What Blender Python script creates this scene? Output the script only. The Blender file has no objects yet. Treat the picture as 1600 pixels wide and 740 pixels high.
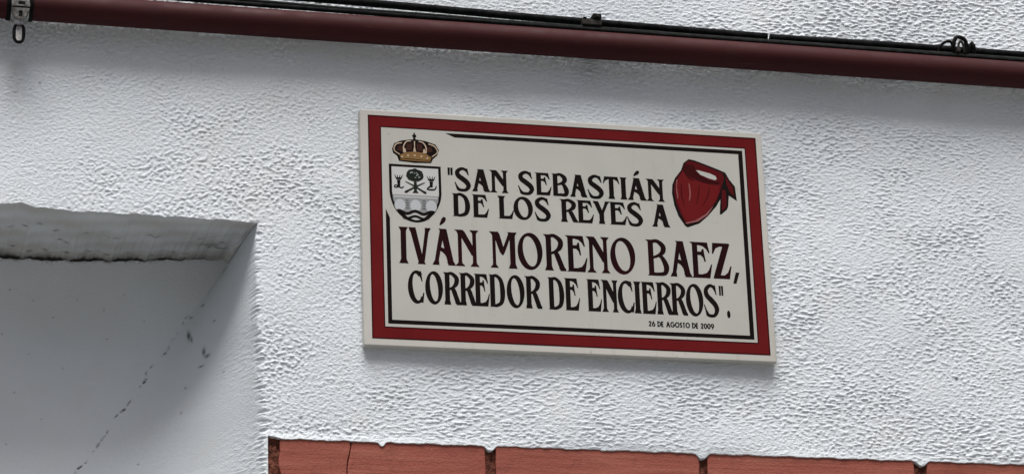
import bpy, bmesh, math, random
import numpy as np
from mathutils import Vector, Matrix
from mathutils.geometry import tessellate_polygon

sc = bpy.context.scene
col = sc.collection
random.seed(7)

# ------------------------------------------------------------------ camera
cam_d = bpy.data.cameras.new('camera')
cam = bpy.data.objects.new('camera', cam_d)
col.objects.link(cam)
sc.camera = cam
cam_d.sensor_fit = 'HORIZONTAL'
cam_d.sensor_width = 36.0
cam_d.lens = 36.0 * 4700.03 / 1600.0
cam_d.clip_start = 0.05
cam_d.clip_end = 500.0
YAW, PIT, ROLL = math.radians(14.1797), math.radians(20.8618), math.radians(-2.1953)
fw = Vector((math.sin(YAW) * math.cos(PIT), math.cos(YAW) * math.cos(PIT), math.sin(PIT)))
rt = Vector((math.cos(YAW), -math.sin(YAW), 0))
up = rt.cross(fw)
r2 = rt * math.cos(ROLL) + up * math.sin(ROLL)
u2 = -rt * math.sin(ROLL) + up * math.cos(ROLL)
m = Matrix((r2, u2, -fw)).transposed().to_4x4()
m.translation = Vector((-1.1014, -4.0260, 1.5155))
cam.matrix_world = m

# ------------------------------------------------------------------ sky, sun, exposure
SUN_EL, SUN_AZ = math.radians(67.5), math.radians(-12.0)   # azimuth from the wall's outward normal (-Y) towards +X
world = bpy.data.worlds.new('World')
sc.world = world
world.use_nodes = True
wn = world.node_tree
bg = wn.nodes['Background']
sky = wn.nodes.new('ShaderNodeTexSky')
sky.sky_type = 'NISHITA'
sky.sun_disc = False
sky.sun_elevation = SUN_EL
sun_dir = Vector((math.sin(SUN_AZ) * math.cos(SUN_EL), -math.cos(SUN_AZ) * math.cos(SUN_EL), math.sin(SUN_EL)))  # towards the sun
sky.sun_rotation = math.atan2(sun_dir.x, sun_dir.y)
sky.air_density = 0.7
sky.dust_density = 8.0
sky.ozone_density = 0.4
wn.links.new(sky.outputs[0], bg.inputs[0])
bg.inputs[1].default_value = 0.054
sun_l = bpy.data.lights.new('sun', 'SUN')
sun_l.energy = 3.0
sun_l.angle = math.radians(34)
sun_l.color = (1.0, 0.985, 0.965)
sun = bpy.data.objects.new('sun', sun_l)
col.objects.link(sun)
sun.rotation_euler = (-sun_dir).to_track_quat('-Z', 'Y').to_euler()
sun.location = (2, -4, 8)
vs_ = sc.view_settings
vs_.view_transform = 'Standard'
vs_.look = 'None'
vs_.exposure = 0.45
vs_.gamma = 1.0
vs_.use_curve_mapping = False

# ------------------------------------------------------------------ helpers
def tag(o, label=None, cat=None, group=None, kind=None):
    if label: o['label'] = label
    if cat: o['category'] = cat
    if group: o['group'] = group
    if kind: o['kind'] = kind
    return o

def link(name, mesh, mat=None, parent=None):
    o = bpy.data.objects.new(name, mesh)
    col.objects.link(o)
    if mat is not None and len(mesh.materials) == 0:
        mesh.materials.append(mat)
    if parent is not None:
        o.parent = parent
        o.matrix_parent_inverse = parent.matrix_world.inverted()
    return o

def empty(name, loc):
    o = bpy.data.objects.new(name, None)
    col.objects.link(o)
    o.empty_display_size = 0.05
    o.location = loc
    o.matrix_world = Matrix.Translation(loc)
    return o

def from_bm(name, bm, mat, parent=None, smooth=False):
    me = bpy.data.meshes.new(name)
    bm.normal_update()
    bm.to_mesh(me)
    bm.free()
    if smooth:
        for p in me.polygons: p.use_smooth = True
    return link(name, me, mat, parent)

def box_bm(x0, x1, y0, y1, z0, z1, bev=0.0, seg=2):
    bm = bmesh.new()
    bmesh.ops.create_cube(bm, size=1.0)
    for v in bm.verts:
        v.co = Vector((x0 + (v.co.x + .5) * (x1 - x0), y0 + (v.co.y + .5) * (y1 - y0), z0 + (v.co.z + .5) * (z1 - z0)))
    if bev > 0:
        bmesh.ops.bevel(bm, geom=bm.edges[:], offset=bev, segments=seg, affect='EDGES', profile=0.5)
    return bm

def catmull(pts, n=6, closed=False):
    P = [tuple(p) for p in pts]
    out = []
    N = len(P)
    rng = range(N if closed else N - 1)
    for i in rng:
        if closed:
            p0, p1, p2, p3 = P[(i - 1) % N], P[i], P[(i + 1) % N], P[(i + 2) % N]
        else:
            p1, p2 = P[i], P[i + 1]
            p0 = P[i - 1] if i > 0 else tuple(2 * a - b for a, b in zip(p1, p2))
            p3 = P[i + 2] if i + 2 < N else tuple(2 * a - b for a, b in zip(p2, p1))
        for k in range(n):
            t = k / n
            out.append(tuple(0.5 * (2 * b + (-a + c) * t + (2 * a - 5 * b + 4 * c - d) * t * t + (-a + 3 * b - 3 * c + d) * t ** 3)
                             for a, b, c, d in zip(p0, p1, p2, p3)))
    if not closed:
        out.append(P[-1])
    return out

def tube_bm(path, r, seg=12, closed=False, bm=None, cap=True, sq=1.0):
    """round bar along a path of (x,y,z) or (x,y,z,r)"""
    if bm is None: bm = bmesh.new()
    pts = [Vector(p[:3]) for p in path]
    n = len(pts)
    rings = []
    ref = None
    for i, p in enumerate(pts):
        if closed:
            t = (pts[(i + 1) % n] - pts[i - 1]).normalized()
        else:
            t = (pts[min(i + 1, n - 1)] - pts[max(i - 1, 0)]).normalized()
        if ref is None:
            ref = Vector((0, 0, 1)) if abs(t.z) < .9 else Vector((0, 1, 0))
        a = (ref - t * ref.dot(t)).normalized()
        ref = a
        b = t.cross(a)
        rr = path[i][3] if len(path[i]) > 3 else r
        rings.append([bm.verts.new(p + a * (rr * sq * math.cos(2 * math.pi * k / seg)) + b * (rr * math.sin(2 * math.pi * k / seg))) for k in range(seg)])
    for i in range(n if closed else n - 1):
        A, B = rings[i], rings[(i + 1) % n]
        for k in range(seg):
            bm.faces.new((A[k], B[k], B[(k + 1) % seg], A[(k + 1) % seg]))
    if cap and not closed:
        bm.faces.new(rings[0]); bm.faces.new(rings[-1][::-1])
    bmesh.ops.recalc_face_normals(bm, faces=bm.faces[:])
    return bm

# ------------------------------------------------------------------ materials
def mat(name, base, rough=0.8, spec=0.3, metal=0.0):
    mt = bpy.data.materials.new(name)
    mt.use_nodes = True
    b = mt.node_tree.nodes['Principled BSDF']
    b.inputs['Base Color'].default_value = (*base, 1)
    b.inputs['Roughness'].default_value = rough
    b.inputs['Specular IOR Level'].default_value = spec
    b.inputs['Metallic'].default_value = metal
    return mt

class NB:
    """tiny node builder"""
    def __init__(s, mt):
        s.nt = mt.node_tree; s.b = s.nt.nodes['Principled BSDF']
        s.co = s.n('ShaderNodeTexCoord').outputs['Object']
    def n(s, t, **kw):
        x = s.nt.nodes.new(t)
        for k, v in kw.items(): setattr(x, k, v)
        return x
    def put(s, sock, v):
        if hasattr(v, 'is_linked'): s.nt.links.new(v, sock)
        else: sock.default_value = v
    def mapping(s, scale, loc=(0, 0, 0)):
        x = s.n('ShaderNodeMapping'); s.put(x.inputs['Vector'], s.co)
        x.inputs['Scale'].default_value = scale; x.inputs['Location'].default_value = loc
        return x.outputs[0]
    def noise(s, scale, detail=3, rough=.55, vec=None, dist=0.0):
        x = s.n('ShaderNodeTexNoise'); s.put(x.inputs['Vector'], vec if vec is not None else s.co)
        x.inputs['Scale'].default_value = scale; x.inputs['Detail'].default_value = detail
        x.inputs['Roughness'].default_value = rough; x.inputs['Distortion'].default_value = dist
        return x.outputs['Fac']
    def ramp(s, f, a, b, lo=0.0, hi=1.0):
        x = s.n('ShaderNodeMapRange'); s.put(x.inputs[0], f)
        x.inputs[1].default_value = a; x.inputs[2].default_value = b
        x.inputs[3].default_value = lo; x.inputs[4].default_value = hi
        return x.outputs[0]
    def math(s, op, a, b=0.0):
        x = s.n('ShaderNodeMath', operation=op); s.put(x.inputs[0], a); s.put(x.inputs[1], b)
        return x.outputs[0]
    def mix(s, f, a, b):
        x = s.n('ShaderNodeMix', data_type='RGBA'); s.put(x.inputs[0], f)
        for sock, v in ((x.inputs[6], a), (x.inputs[7], b)):
            if hasattr(v, 'is_linked'): s.nt.links.new(v, sock)
            else: sock.default_value = (*v, 1)
        return x.outputs[2]
    def attr(s, name):
        x = s.n('ShaderNodeAttribute'); x.attribute_name = name
        return x.outputs['Fac']
    def bump(s, h, strength, dist, prev=None):
        x = s.n('ShaderNodeBump'); s.put(x.inputs['Height'], h)
        x.inputs['Strength'].default_value = strength; x.inputs['Distance'].default_value = dist
        if prev is not None: s.nt.links.new(prev, x.inputs['Normal'])
        return x.outputs[0]
    def color(s, c): s.put(s.b.inputs['Base Color'], c)
    def normal(s, c): s.nt.links.new(c, s.b.inputs['Normal'])
    def rough(s, c): s.put(s.b.inputs['Roughness'], c)

def stucco_mat(name, coarse):
    mt = mat(name, (.75, .77, .79), .88, .25)
    k = NB(mt)
    big = k.noise(2.3, 4, .6)
    mid = k.noise(14, 4, .6)
    c = k.mix(k.ramp(big, .35, .7), (.665, .725, .775), (.725, .775, .815))
    c = k.mix(k.math('MULTIPLY', k.ramp(mid, .52, .75), .35), c, (.66, .67, .665))
    c = k.mix(k.attr('grime_shade'), c, (.46, .45, .42))
    c = k.mix(k.attr('dirt'), c, (.045, .042, .038))
    k.color(c)
    if coarse:
        v = k.mapping((150, 150, 320))
        h = k.noise(1.0, 2, .5, v)
        nb = k.bump(h, .9, .004)
        k.normal(k.bump(k.noise(700, 3, .6), .35, .001, nb))
    else:
        v = k.mapping((330, 330, 620))
        h = k.noise(1.0, 3, .6, v)
        st = k.attr('relief')
        hh = k.math('MULTIPLY', h, st)
        nb = k.bump(hh, .75, .0016)
        k.normal(k.bump(k.noise(900, 3, .6), .12, .0006, nb))
    return mt

M = {}
M['stucco'] = stucco_mat('white_stucco', False)
M['stucco_far'] = stucco_mat('white_stucco_far', True)

def terracotta():
    mt = mat('terracotta', (.38, .11, .075), .62, .2)
    k = NB(mt)
    oi = k.n('ShaderNodeObjectInfo')
    v = k.mapping((5, 5, 70))
    streak = k.noise(1.0, 4, .6, v)
    big = k.noise(9, 3, .6)
    c = k.mix(k.ramp(big, .3, .7), (.235, .066, .044), (.285, .088, .060))
    c = k.mix(k.math('MULTIPLY', oi.outputs['Random'], .55), c, (.31, .085, .066))
    c = k.mix(k.math('MULTIPLY', k.ramp(streak, .50, .72), .55), c, (.40, .16, .11))
    blot = k.noise(34, 5, .65, None, .6)
    c = k.mix(k.math('MULTIPLY', k.ramp(blot, .56, .72), .55), c, (.15, .045, .034))
    c = k.mix(k.math('MULTIPLY', k.ramp(k.noise(48, 4, .7), .66, .72), .7), c, (.46, .27, .20))
    c = k.mix(k.math('MULTIPLY', k.ramp(k.noise(60, 3, .6), .62, .74), .6), c, (.20, .05, .038))
    k.color(c)
    k.rough(k.ramp(big, .3, .7, .5, .75))
    k.normal(k.bump(k.noise(260, 4, .65), .6, .0014, k.bump(streak, .5, .003)))
    return mt
M['terracotta'] = terracotta()

def mortar():
    mt = mat('red_mortar', (.13, .05, .04), .95, .1)
    k = NB(mt)
    n = k.noise(110, 4, .7)
    k.color(k.mix(k.ramp(n, .38, .62), (.075, .028, .02), (.26, .095, .066)))
    k.normal(k.bump(n, 1.0, .006))
    return mt
M['mortar'] = mortar()

def pipe_mat():
    mt = mat('maroon_paint', (.135, .028, .034), .6, .12)
    k = NB(mt)
    a = k.noise(1.0, 4, .6, k.mapping((5, 60, 60)))
    b = k.noise(25, 4, .6)
    c = k.mix(k.ramp(a, .3, .7), (.040, .0095, .0105), (.052, .012, .0135))
    c = k.mix(k.math('MULTIPLY', k.ramp(b, .55, .75), .5), c, (.045, .024, .023))
    sc_ = k.ramp(k.noise(1.0, 2, .5, k.mapping((12, 300, 300))), .72, .75)
    c = k.mix(k.math('MULTIPLY', sc_, .35), c, (.16, .10, .08))
    k.color(c)
    k.rough(k.ramp(b, .3, .7, .5, .75))
    k.normal(k.bump(b, .15, .001))
    return mt
M['pipe'] = pipe_mat()

def rubber(name, base, rough=.55):
    mt = mat(name, base, rough, .05)
    k = NB(mt)
    n = k.noise(90, 4, .6)
    k.color(k.mix(k.ramp(n, .4, .75), base, tuple(min(1, x * 1.7 + .01) for x in base)))
    k.normal(k.bump(k.noise(500, 2, .5), .2, .0005))
    return mt
M['cable'] = rubber('black_cable', (.004, .0045, .005), .7)
M['cable_grey'] = rubber('grey_cable', (.014, .017, .015), .7)
M['nylon'] = rubber('black_nylon', (.006, .006, .006), .6)
M['nylon_grey'] = rubber('weathered_nylon', (.03, .028, .026), .65)

def steel():
    mt = mat('galvanised_steel', (.46, .46, .45), .42, .5, .85)
    k = NB(mt)
    n = k.noise(160, 4, .65)
    k.color(k.mix(k.ramp(n, .42, .66), (.52, .52, .51), (.20, .19, .18)))
    k.rough(k.ramp(n, .3, .7, .34, .6))
    return mt
M['steel'] = steel()

def ceramic(name, a, b, rough=.42, speck=True):
    mt = mat(name, a, rough, .30 if speck else .03)
    if not speck: rough = .62
    k = NB(mt)
    n = k.noise(11, 4, .6)
    c = k.mix(k.ramp(n, .3, .72), a, b)
    if speck:
        s1 = k.ramp(k.noise(140, 3, .6), .665, .72)
        c = k.mix(k.math('MULTIPLY', s1, .6), c, (.20, .19, .165))
        sm = k.ramp(k.noise(5.5, 5, .65), .50, .72)
        c = k.mix(k.math('MULTIPLY', sm, .30), c, (.30, .30, .265))
        dr = k.ramp(k.noise(1.0, 3, .6, k.mapping((55, 55, 7))), .60, .78)
        c = k.mix(k.math('MULTIPLY', dr, .38), c, (.33, .33, .285))
    k.color(c)
    k.rough(k.ramp(k.noise(30, 3, .6), .3, .7, rough - .08, rough + .14))
    k.normal(k.bump(k.noise(60, 3, .5), .06, .001))
    return mt
M['cream'] = ceramic('cream_glaze', (.425, .432, .402), (.47, .474, .442))
M['slab'] = ceramic('cream_slab', (.49, .488, .452), (.53, .525, .488))
M['red'] = ceramic('red_glaze', (.110, .0085, .010), (.140, .011, .0125), .42, False)
M['reddk'] = ceramic('dark_red_glaze', (.032, .004, .005), (.046, .005, .006), .42, False)
M['redmid'] = ceramic('mid_red_glaze', (.068, .006, .008), (.086, .007, .009), .42, False)
M['black'] = ceramic('black_glaze', (.007, .005, .005), (.011, .007, .007), .42, False)
M['blackred'] = ceramic('black_red_glaze', (.008, .004, .005), (.022, .004, .006), .42, False)
M['white'] = ceramic('white_glaze', (.48, .49, .485), (.53, .54, .535), .42, False)
M['bluegrey'] = ceramic('blue_grey_glaze', (.42, .445, .465), (.48, .505, .525), .42, False)
M['gold'] = ceramic('gold_glaze', (.17, .095, .035), (.23, .135, .055), .42, False)
M['tan'] = ceramic('tan_glaze', (.42, .33, .24), (.50, .40, .30), .42, False)
M['grey'] = ceramic('grey_glaze', (.22, .235, .24), (.29, .305, .31), .42, False)
M['pinkhl'] = ceramic('pink_glaze', (.22, .075, .075), (.27, .10, .10), .42, False)
M['brown'] = ceramic('brown_glaze', (.034, .014, .011), (.05, .02, .015), .42, False)
M['treegreen'] = ceramic('dark_green_glaze', (.008, .012, .009), (.018, .024, .018), .42, False)

def pave():
    mt = mat('street_paving', (.22, .22, .21), .9, .2)
    k = NB(mt)
    n = k.noise(3, 5, .6)
    k.color(k.mix(k.ramp(n, .3, .7), (.13, .128, .125), (.18, .176, .17)))
    k.normal(k.bump(k.noise(90, 4, .6), .3, .004))
    return mt
M['pave'] = pave()

# ------------------------------------------------------------------ setting: ground
bm = bmesh.new()
q = [bm.verts.new(p) for p in ((-60, -60, 0), (60, -60, 0), (60, 60, 0), (-60, 60, 0))]
bm.faces.new(q)
tag(from_bm('road', bm, M['pave']), kind='structure')

# ------------------------------------------------------------------ the wall: relief field
DX, DZ = 0.0014, 0.0010
X0, X1, Z0, Z1 = -1.16, 1.12, 2.60, 3.72
rng = np.random.default_rng(11)
FX, FZ = 0.0009, 0.0009
nxF, nzF = int((X1 - X0) / FX) + 8, int((Z1 - Z0) / FZ) + 8
kx = np.fft.rfftfreq(nxF, FX)[None, :] * 2 * np.pi
kz = np.fft.fftfreq(nzF, FZ)[:, None] * 2 * np.pi

def field(sx, sz, hp=None, seed=0, shear=0.0):
    r = np.random.default_rng(seed)
    w = np.fft.rfft2(r.standard_normal((nzF, nxF)))
    kzz = kz + shear * kx
    g = np.exp(-0.5 * ((kx * sx) ** 2 + (kzz * sz) ** 2))
    if hp: g = g - np.exp(-0.5 * ((kx * sx * hp) ** 2 + (kzz * sz * hp) ** 2))
    f = np.fft.irfft2(w * g, s=(nzF, nxF))
    return (f - f.mean()) / f.std()

gx = X0 + np.arange(nxF) * FX
gz = Z0 + np.arange(nzF) * FZ
n_h = field(.0022, .00092, 2.4, 1, .22)
n_h2 = field(.0038, .0011, 2.3, 5, -.15)
n_i = field(.0014, .0013, 2.5, 2)
n_f = field(.0010, .0009, 2.0, 3)
low = field(.055, .04, None, 4)
low2 = field(.12, .05, None, 6)
GX, GZ = np.meshgrid(gx, gz)
left = 1 / (1 + np.exp((GX + .30 + .08 * low2) / .07))      # the render turns from blobby to combed towards the right
wh = np.clip((1 - left) * (.85 + .25 * low), 0, 1)
pat = wh * (.75 * n_h + .55 * n_h2) + (1 - wh) * n_i
crumb = np.clip((pat + .05) / 1.15, 0, 1); crumb = crumb * crumb * (3 - 2 * crumb)       # raised ridges and crumbs on a flat ground
pit = np.clip((-pat - .75) / 1.2, 0, 1)                                                  # small open pits
pat = 1.75 * crumb - .45 * pit - .6
amp = np.clip(.80 + .22 * low2 + .24 * field(.022, .014, None, 14), .36, 1.35)
REL = (pat * amp + .24 * n_f) * 0.00072
UND = (field(.09, .06, None, 8) * .0011 + field(.03, .022, None, 9) * .0004)

def samp(F, x, z):
    fx = np.clip((x - X0) / FX, 0, nxF - 1.001); fz = np.clip((z - Z0) / FZ, 0, nzF - 1.001)
    i = fx.astype(int); j = fz.astype(int); u = fx - i; v = fz - j
    return (F[j, i] * (1 - u) * (1 - v) + F[j, i + 1] * u * (1 - v) + F[j + 1, i] * (1 - u) * v + F[j + 1, i + 1] * u * v)

def axis(a, c0, c1, b, fine, coarse):
    l = np.linspace(a, c0, max(2, int(round((c0 - a) / coarse)) + 1))[:-1]
    mm = np.linspace(c0, c1, int(round((c1 - c0) / fine)) + 1)
    r = np.linspace(c1, b, max(2, int(round((b - c1) / coarse)) + 1))[1:]
    return np.concatenate([l, mm, r])
xs = axis(X0, -.865, .80, X1, DX, .0035)
zs = axis(Z0, 2.69, 3.575, Z1, DZ, .003)
nx, nz = len(xs), len(zs)

def wob(x, seed, n=5, l0=.05):
    r = np.random.default_rng(seed); y = np.zeros_like(x)
    for k in range(n):
        y += np.sin(2 * np.pi * x / (l0 / 1.9 ** k) + r.uniform(0, 6.3)) / 1.55 ** k
    return y
# lines of the wall (metres)
SOF_X = [-1.2, -.8326, -.80, -.785, -.742, -.65, -.5586, -.4656, -.44]
SOF_Z = [3.109, 3.1085, 3.1115, 3.1075, 3.1035, 3.1035, 3.1022, 3.1004, 3.1004]
def zsof(x): return np.interp(x, SOF_X, SOF_Z) + .0007 * wob(x, 21, 6, .06)
XE_TOP = -.4630
def xe(z): return np.interp(z, [2.3, 2.7219, 2.7782, 2.854, 2.95, 3.028, 3.0976, 3.2], [-.455, -.455, -.4564, -.4596, -.4646, -.4668, -.4635, -.4635]) + .0005 * np.sin(z * 61)
CR_Z = [2.3, 2.60, 2.7786, 2.8385, 2.8638, 2.9424, 3.0025, 3.0765, 3.114, 3.2]
CR_X = [-.80, -.80, -.6968, -.6603, -.6418, -.5905, -.5526, -.4996, -.4725, -.4725]
def xc(z): return np.interp(z, CR_Z, CR_X)
DEPTH = .22
def dep(x, z):
    w = np.maximum(xe(z) - xc(z), .012)
    k = np.clip((w - .03) / .2, 0, 1)
    t = np.clip((xe(z) + k * .004 - x) / (w + k * .004), 0, 1)
    e = .001 + .035 * k
    ts = (np.sqrt(t * t + e * e) - e) / (np.sqrt(1 + e * e) - e)
    q = np.interp(w, [.012, .06, .25], [1.0, 1.5, 2.4])          # a cove: steep at the arris, easing into the back
    return DEPTH * (1 - (1 - ts) ** q), t
def ptop(x):
    m_ = np.interp(x, [-1.2, -.8157, -.721, -.6254, -.5288, -.4899, -.46], [3.1070, 3.1080, 3.1085, 3.1135, 3.1215, 3.1235, 3.1235]) + .0009 * wob(x, 23, 6, .05)
    k_ = np.clip(dep(x, np.full_like(x, 3.10))[0] / DEPTH, 0, 1)
    return zsof(x) + k_ * (m_ - zsof(x))
def gapx(x): return np.interp(x, [-1.2, -.82, -.70, -.60, -.53, -.50, -.48], [.0085, .0080, .0068, .0050, .0030, .0010, .0002]) * np.clip(.75 + .30 * wob(x, 57, 5, .06), .15, 1.5)
XT = -.4507
def ztile(x):
    z = 2.7747 + .0005 * wob(x, 31, 7, .06) + np.where(x < -.43, .0040 * np.clip((-.43 - x) / .02, 0, 1), 0)
    for c, d, w in ((-.2865, .0062, .0048), (-.128, .0070, .0068), (.190, .0085, .0085), (.5300, .0062, .0085), (.04, .0018, .004), (.855, .007, .007)):
        z = z - d * np.exp(-np.abs((x - c) / w) ** 3)
    return z

XX, ZZ = np.meshgrid(xs, zs)
ks = int(np.searchsorted(zs, 3.104))
kt = int(np.searchsorted(zs, 2.7740))
it = int(np.searchsorted(xs, XT))
ie = int(np.searchsorted(xs, XE_TOP))
# warp the grid so that its rows follow the soffit edge, the niche head and the tile line
niche_rows = np.zeros((nz, nx), bool); niche_rows[:ks, :ie + 1] = True; in_all = niche_rows.copy(); in_all[:ks - 12, ie + 1:ie + 24] = True
g_s = np.exp(-((zs - zs[ks]) / .012) ** 2)[:, None]
f_x = np.where(xs <= XE_TOP, 1.0, np.exp(-((xs - XE_TOP) / .02) ** 2))[None, :]
dz_front = (zsof(xs) - zs[ks])[None, :] * g_s * f_x
g_p = np.exp(-((zs - zs[ks - 1]) / .045) ** 2)[:, None]
dz_niche = (ptop(xs) - zs[ks - 1])[None, :] * g_p
g_t = np.exp(-((zs - zs[kt]) / .012) ** 2)[:, None]
f_t = np.where(xs >= XT, 1.0, np.exp(-((xs - XT) / .012) ** 2))[None, :]
dz_tile = (ztile(xs) - zs[kt])[None, :] * g_t * f_t
ZW = ZZ + np.where(niche_rows, dz_niche, dz_front * (ZZ >= zs[ks] - 1e-9) + dz_front * (~niche_rows) * (ZZ < zs[ks] - 1e-9)) + dz_tile
D, T = dep(XX, np.minimum(ZW, 3.2))
in_n = niche_rows
D = np.where(in_all, D, 0.0); T = np.where(in_n, T, 0.0)
rel = samp(REL, XX, ZW); und = samp(UND, XX, ZW)
ex = np.minimum(np.minimum(XX - X0, X1 - XX), np.minimum(ZZ - Z0 + .05, Z1 - ZZ))
fade = np.clip(ex / .04, 0, 1)
wdt = np.maximum(xe(ZW) - xc(ZW), .012)
# the combed relief runs a hand's breadth into the splayed reveal, then the plaster is floated smooth
dist_in = np.clip(xe(ZW) - XX, 0, None)
rfade = np.where(in_n, np.clip(1 - (dist_in - .004) / (.012 + .40 * wdt), 0, 1) ** 1.1, 1.0)
relief = (rfade * .93 + .07) * fade
YY = -(rel * relief) + (-und) * fade * np.where(in_n, .6, 1) + D
YY += np.exp(-((XX - xe(ZW)) / .006) ** 2) * np.where(ZW < zs[ks - 3], .0016 * np.clip(samp(n_h2, XX * .5, ZW) + .4, 0, 2), 0)
# smooth plaster: trowel marks
YY += np.where(in_n, samp(low, XX, ZW) * .0007 + samp(n_i, XX, ZW) * .00010 + samp(n_f, XX, ZW) * .00008 + samp(low2, XX, ZW) * .0006, 0)
e_t = np.clip(np.where(XX >= XT, ZW - ztile(XX), np.hypot(np.maximum(XT - XX, 0), np.maximum(ZW - ztile(XX), 0))) / .010, 0, 1)
YY = YY * e_t + (-.0010 + rel * -.35) * (1 - e_t)
dirt = np.zeros_like(XX); grime_shade = np.zeros_like(XX)
# faint run-off stains below the cable fixings and plaque; first entry paints the clamp's shadow
for px, pz, ln, wd_, a in ((-.815, 3.335, .10, .010, .35), (-.29, 2.914, .07, .006, .14), (.05, 2.914, .06, .012, .10), (.296, 2.912, .09, .008, .16), (.62, 3.385, .07, .012, .14), (.045, 3.385, .06, .014, .14), (-.35, 3.39, .06, .05, .10), (.40, 3.385, .06, .06, .10)):
    g = np.exp(-((XX - px - .004 * np.sin(ZW * 70 + px * 9)) / wd_) ** 2) * np.clip((pz - ZW) / .006, 0, 1) * np.clip(1 - (pz - ZW) / ln, 0, 1)
    grime_shade = np.maximum(grime_shade, a * g)
grime_shade = np.clip(grime_shade + .10 * np.clip(samp(low2, XX, ZW) - .3, 0, 1.5) * np.where(in_n, .8, .5), 0, 1)

# cracks and chips in the niche
def seg_dist(px, pz, pts):
    d = np.full(px.shape, 9.0); s = np.zeros(px.shape); acc = 0
    for (ax, az), (bx, bz) in zip(pts[:-1], pts[1:]):
        L2 = (bx - ax) ** 2 + (bz - az) ** 2; L = math.sqrt(L2)
        t = np.clip(((px - ax) * (bx - ax) + (pz - az) * (bz - az)) / L2, 0, 1)
        dd = np.hypot(px - ax - t * (bx - ax), pz - az - t * (bz - az))
        s = np.where(dd < d, acc + t * L, s); d = np.minimum(d, dd); acc += L
    return d, s
cz = np.linspace(2.60, 3.075, 60)
crk = list(zip(xc(cz) + .0028 * wob(cz, 41, 5, .08) + .0012, cz))
sub = np.s_[:ks, :ie + 1]
dC, sC = seg_dist(XX[sub], ZW[sub], crk)
on = np.clip(.42 + .55 * wob(sC, 43, 6, .06), 0, 1) * np.interp(ZW[sub], [2.6, 2.95, 3.0, 3.055], [1, .95, .55, .10])
on = on * np.clip(.55 + .6 * wob(sC, 49, 4, .014), 0, 1)
wd = .0012 * (1 + .6 * wob(sC, 44, 4, .03) * .5)
gr = np.exp(-(dC / np.clip(wd, .0006, .003)) ** 2) * on
YY[sub] += gr * .0035
dirt[sub] = np.maximum(dirt[sub], np.clip(gr * 1.15, 0, .95))
for (px, pz, sx_, sz_, a) in ((-.5361, 2.9921, .0022, .0085, .95), (-.5335, 2.9830, .0014, .006, .8), (-.5209, 2.9499, .0018, .007, .9), (-.5175, 2.9402, .003, .003, .8),
                              (-.5143, 3.0434, .0018, .0025, .8), (-.5305, 3.0275, .002, .002, .7), (-.5067, 2.9955, .0015, .0015, .85), (-.525, 2.927, .003, .0016, .8),
                              (-.5518, 2.8599, .0013, .002, .5), (-.61, 2.79, .0012, .0012, .5), (-.655, 2.99, .001, .001, .5), (-.72, 2.94, .001, .001, .4),
                              (-.79, 2.90, .0011, .0011, .5), (-.80, 3.06, .0013, .001, .6), (-.765, 3.045, .001, .001, .5), (-.735, 3.02, .0012, .0009, .5), (-.70, 3.05, .0009, .0009, .45), (-.66, 3.035, .001, .0013, .5), (-.81, 2.99, .0012, .0012, .5), (-.77, 2.96, .001, .0008, .45), (-.63, 3.06, .001, .001, .4), (-.75, 2.86, .0011, .0009, .4), (-.60, 3.02, .0011, .0011, .45), (-.80, 2.82, .0012, .001, .4), (-.545, 2.90, .0016, .0022, .5), (-.50, 2.90, .0014, .0018, .5), (-.47, 2.955, .0012, .0016, .35)):
    g = np.exp(-((XX[sub] - px) / sx_) ** 2 - ((ZW[sub] - pz) / sz_) ** 2)
    YY[sub] += g * .002
    dirt[sub] = np.maximum(dirt[sub], g * a)
# dark ragged stain along the head of the niche panel
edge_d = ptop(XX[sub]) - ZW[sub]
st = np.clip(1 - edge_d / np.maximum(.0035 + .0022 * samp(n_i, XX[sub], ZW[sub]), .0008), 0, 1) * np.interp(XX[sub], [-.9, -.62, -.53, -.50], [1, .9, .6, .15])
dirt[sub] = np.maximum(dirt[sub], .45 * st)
# a few specks and chips on the front face
for (px, pz, r_, a) in ((.598, 2.9053, .0026, .9), (-.4031, 2.8067, .002, .8), (-.5168, 3.1444, .0014, .5), (-.2909, 2.8706, .0012, .4), (.66, 3.02, .001, .4), (.35, 3.50, .0013, .4), (-.78, 3.300, .0016, .7), (-.43, 3.02, .0016, .5), (-.445, 2.93, .0015, .45), (-.438, 3.06, .0015, .5)):
    i0, i1 = np.searchsorted(xs, [px - .01, px + .01]); j0, j1 = np.searchsorted(zs, [pz - .01, pz + .01])
    s_ = np.s_[j0:j1, i0:i1]
    g = np.exp(-((XX[s_] - px) / r_) ** 2 - ((ZW[s_] - pz) / r_) ** 2)
    dirt[s_] = np.maximum(dirt[s_], g * a); YY[s_] += g * .0012

def grid_mesh(name, co, faces, attrs, smooth=True):
    me = bpy.data.meshes.new(name)
    nv, nf = len(co), len(faces)
    me.vertices.add(nv); me.vertices.foreach_set('co', co.astype(np.float32).ravel())
    me.loops.add(nf * 4); me.loops.foreach_set('vertex_index', faces.astype(np.int32).ravel())
    me.polygons.add(nf); me.polygons.foreach_set('loop_start', (np.arange(nf) * 4).astype(np.int32))
    me.polygons.foreach_set('loop_total', np.full(nf, 4, np.int32))
    me.polygons.foreach_set('use_smooth', np.full(nf, smooth))
    for k, a in attrs.items():
        at = me.attributes.new(k, 'FLOAT', 'POINT'); at.data.foreach_set('value', a.astype(np.float32).ravel())
    me.update(calc_edges=True)
    return me

idx = np.arange(nx * nz).reshape(nz, nx)
keep = np.ones((nz - 1, nx - 1), bool)
keep[:kt, it:] = False                       # tiles
keep[ks - 1, :ie] = False                    # niche head
J, I = np.nonzero(keep)
faces = np.stack([idx[J, I], idx[J, I + 1], idx[J + 1, I + 1], idx[J + 1, I]], 1)
co = np.stack([XX, YY, ZW], -1).reshape(-1, 3)
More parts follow.
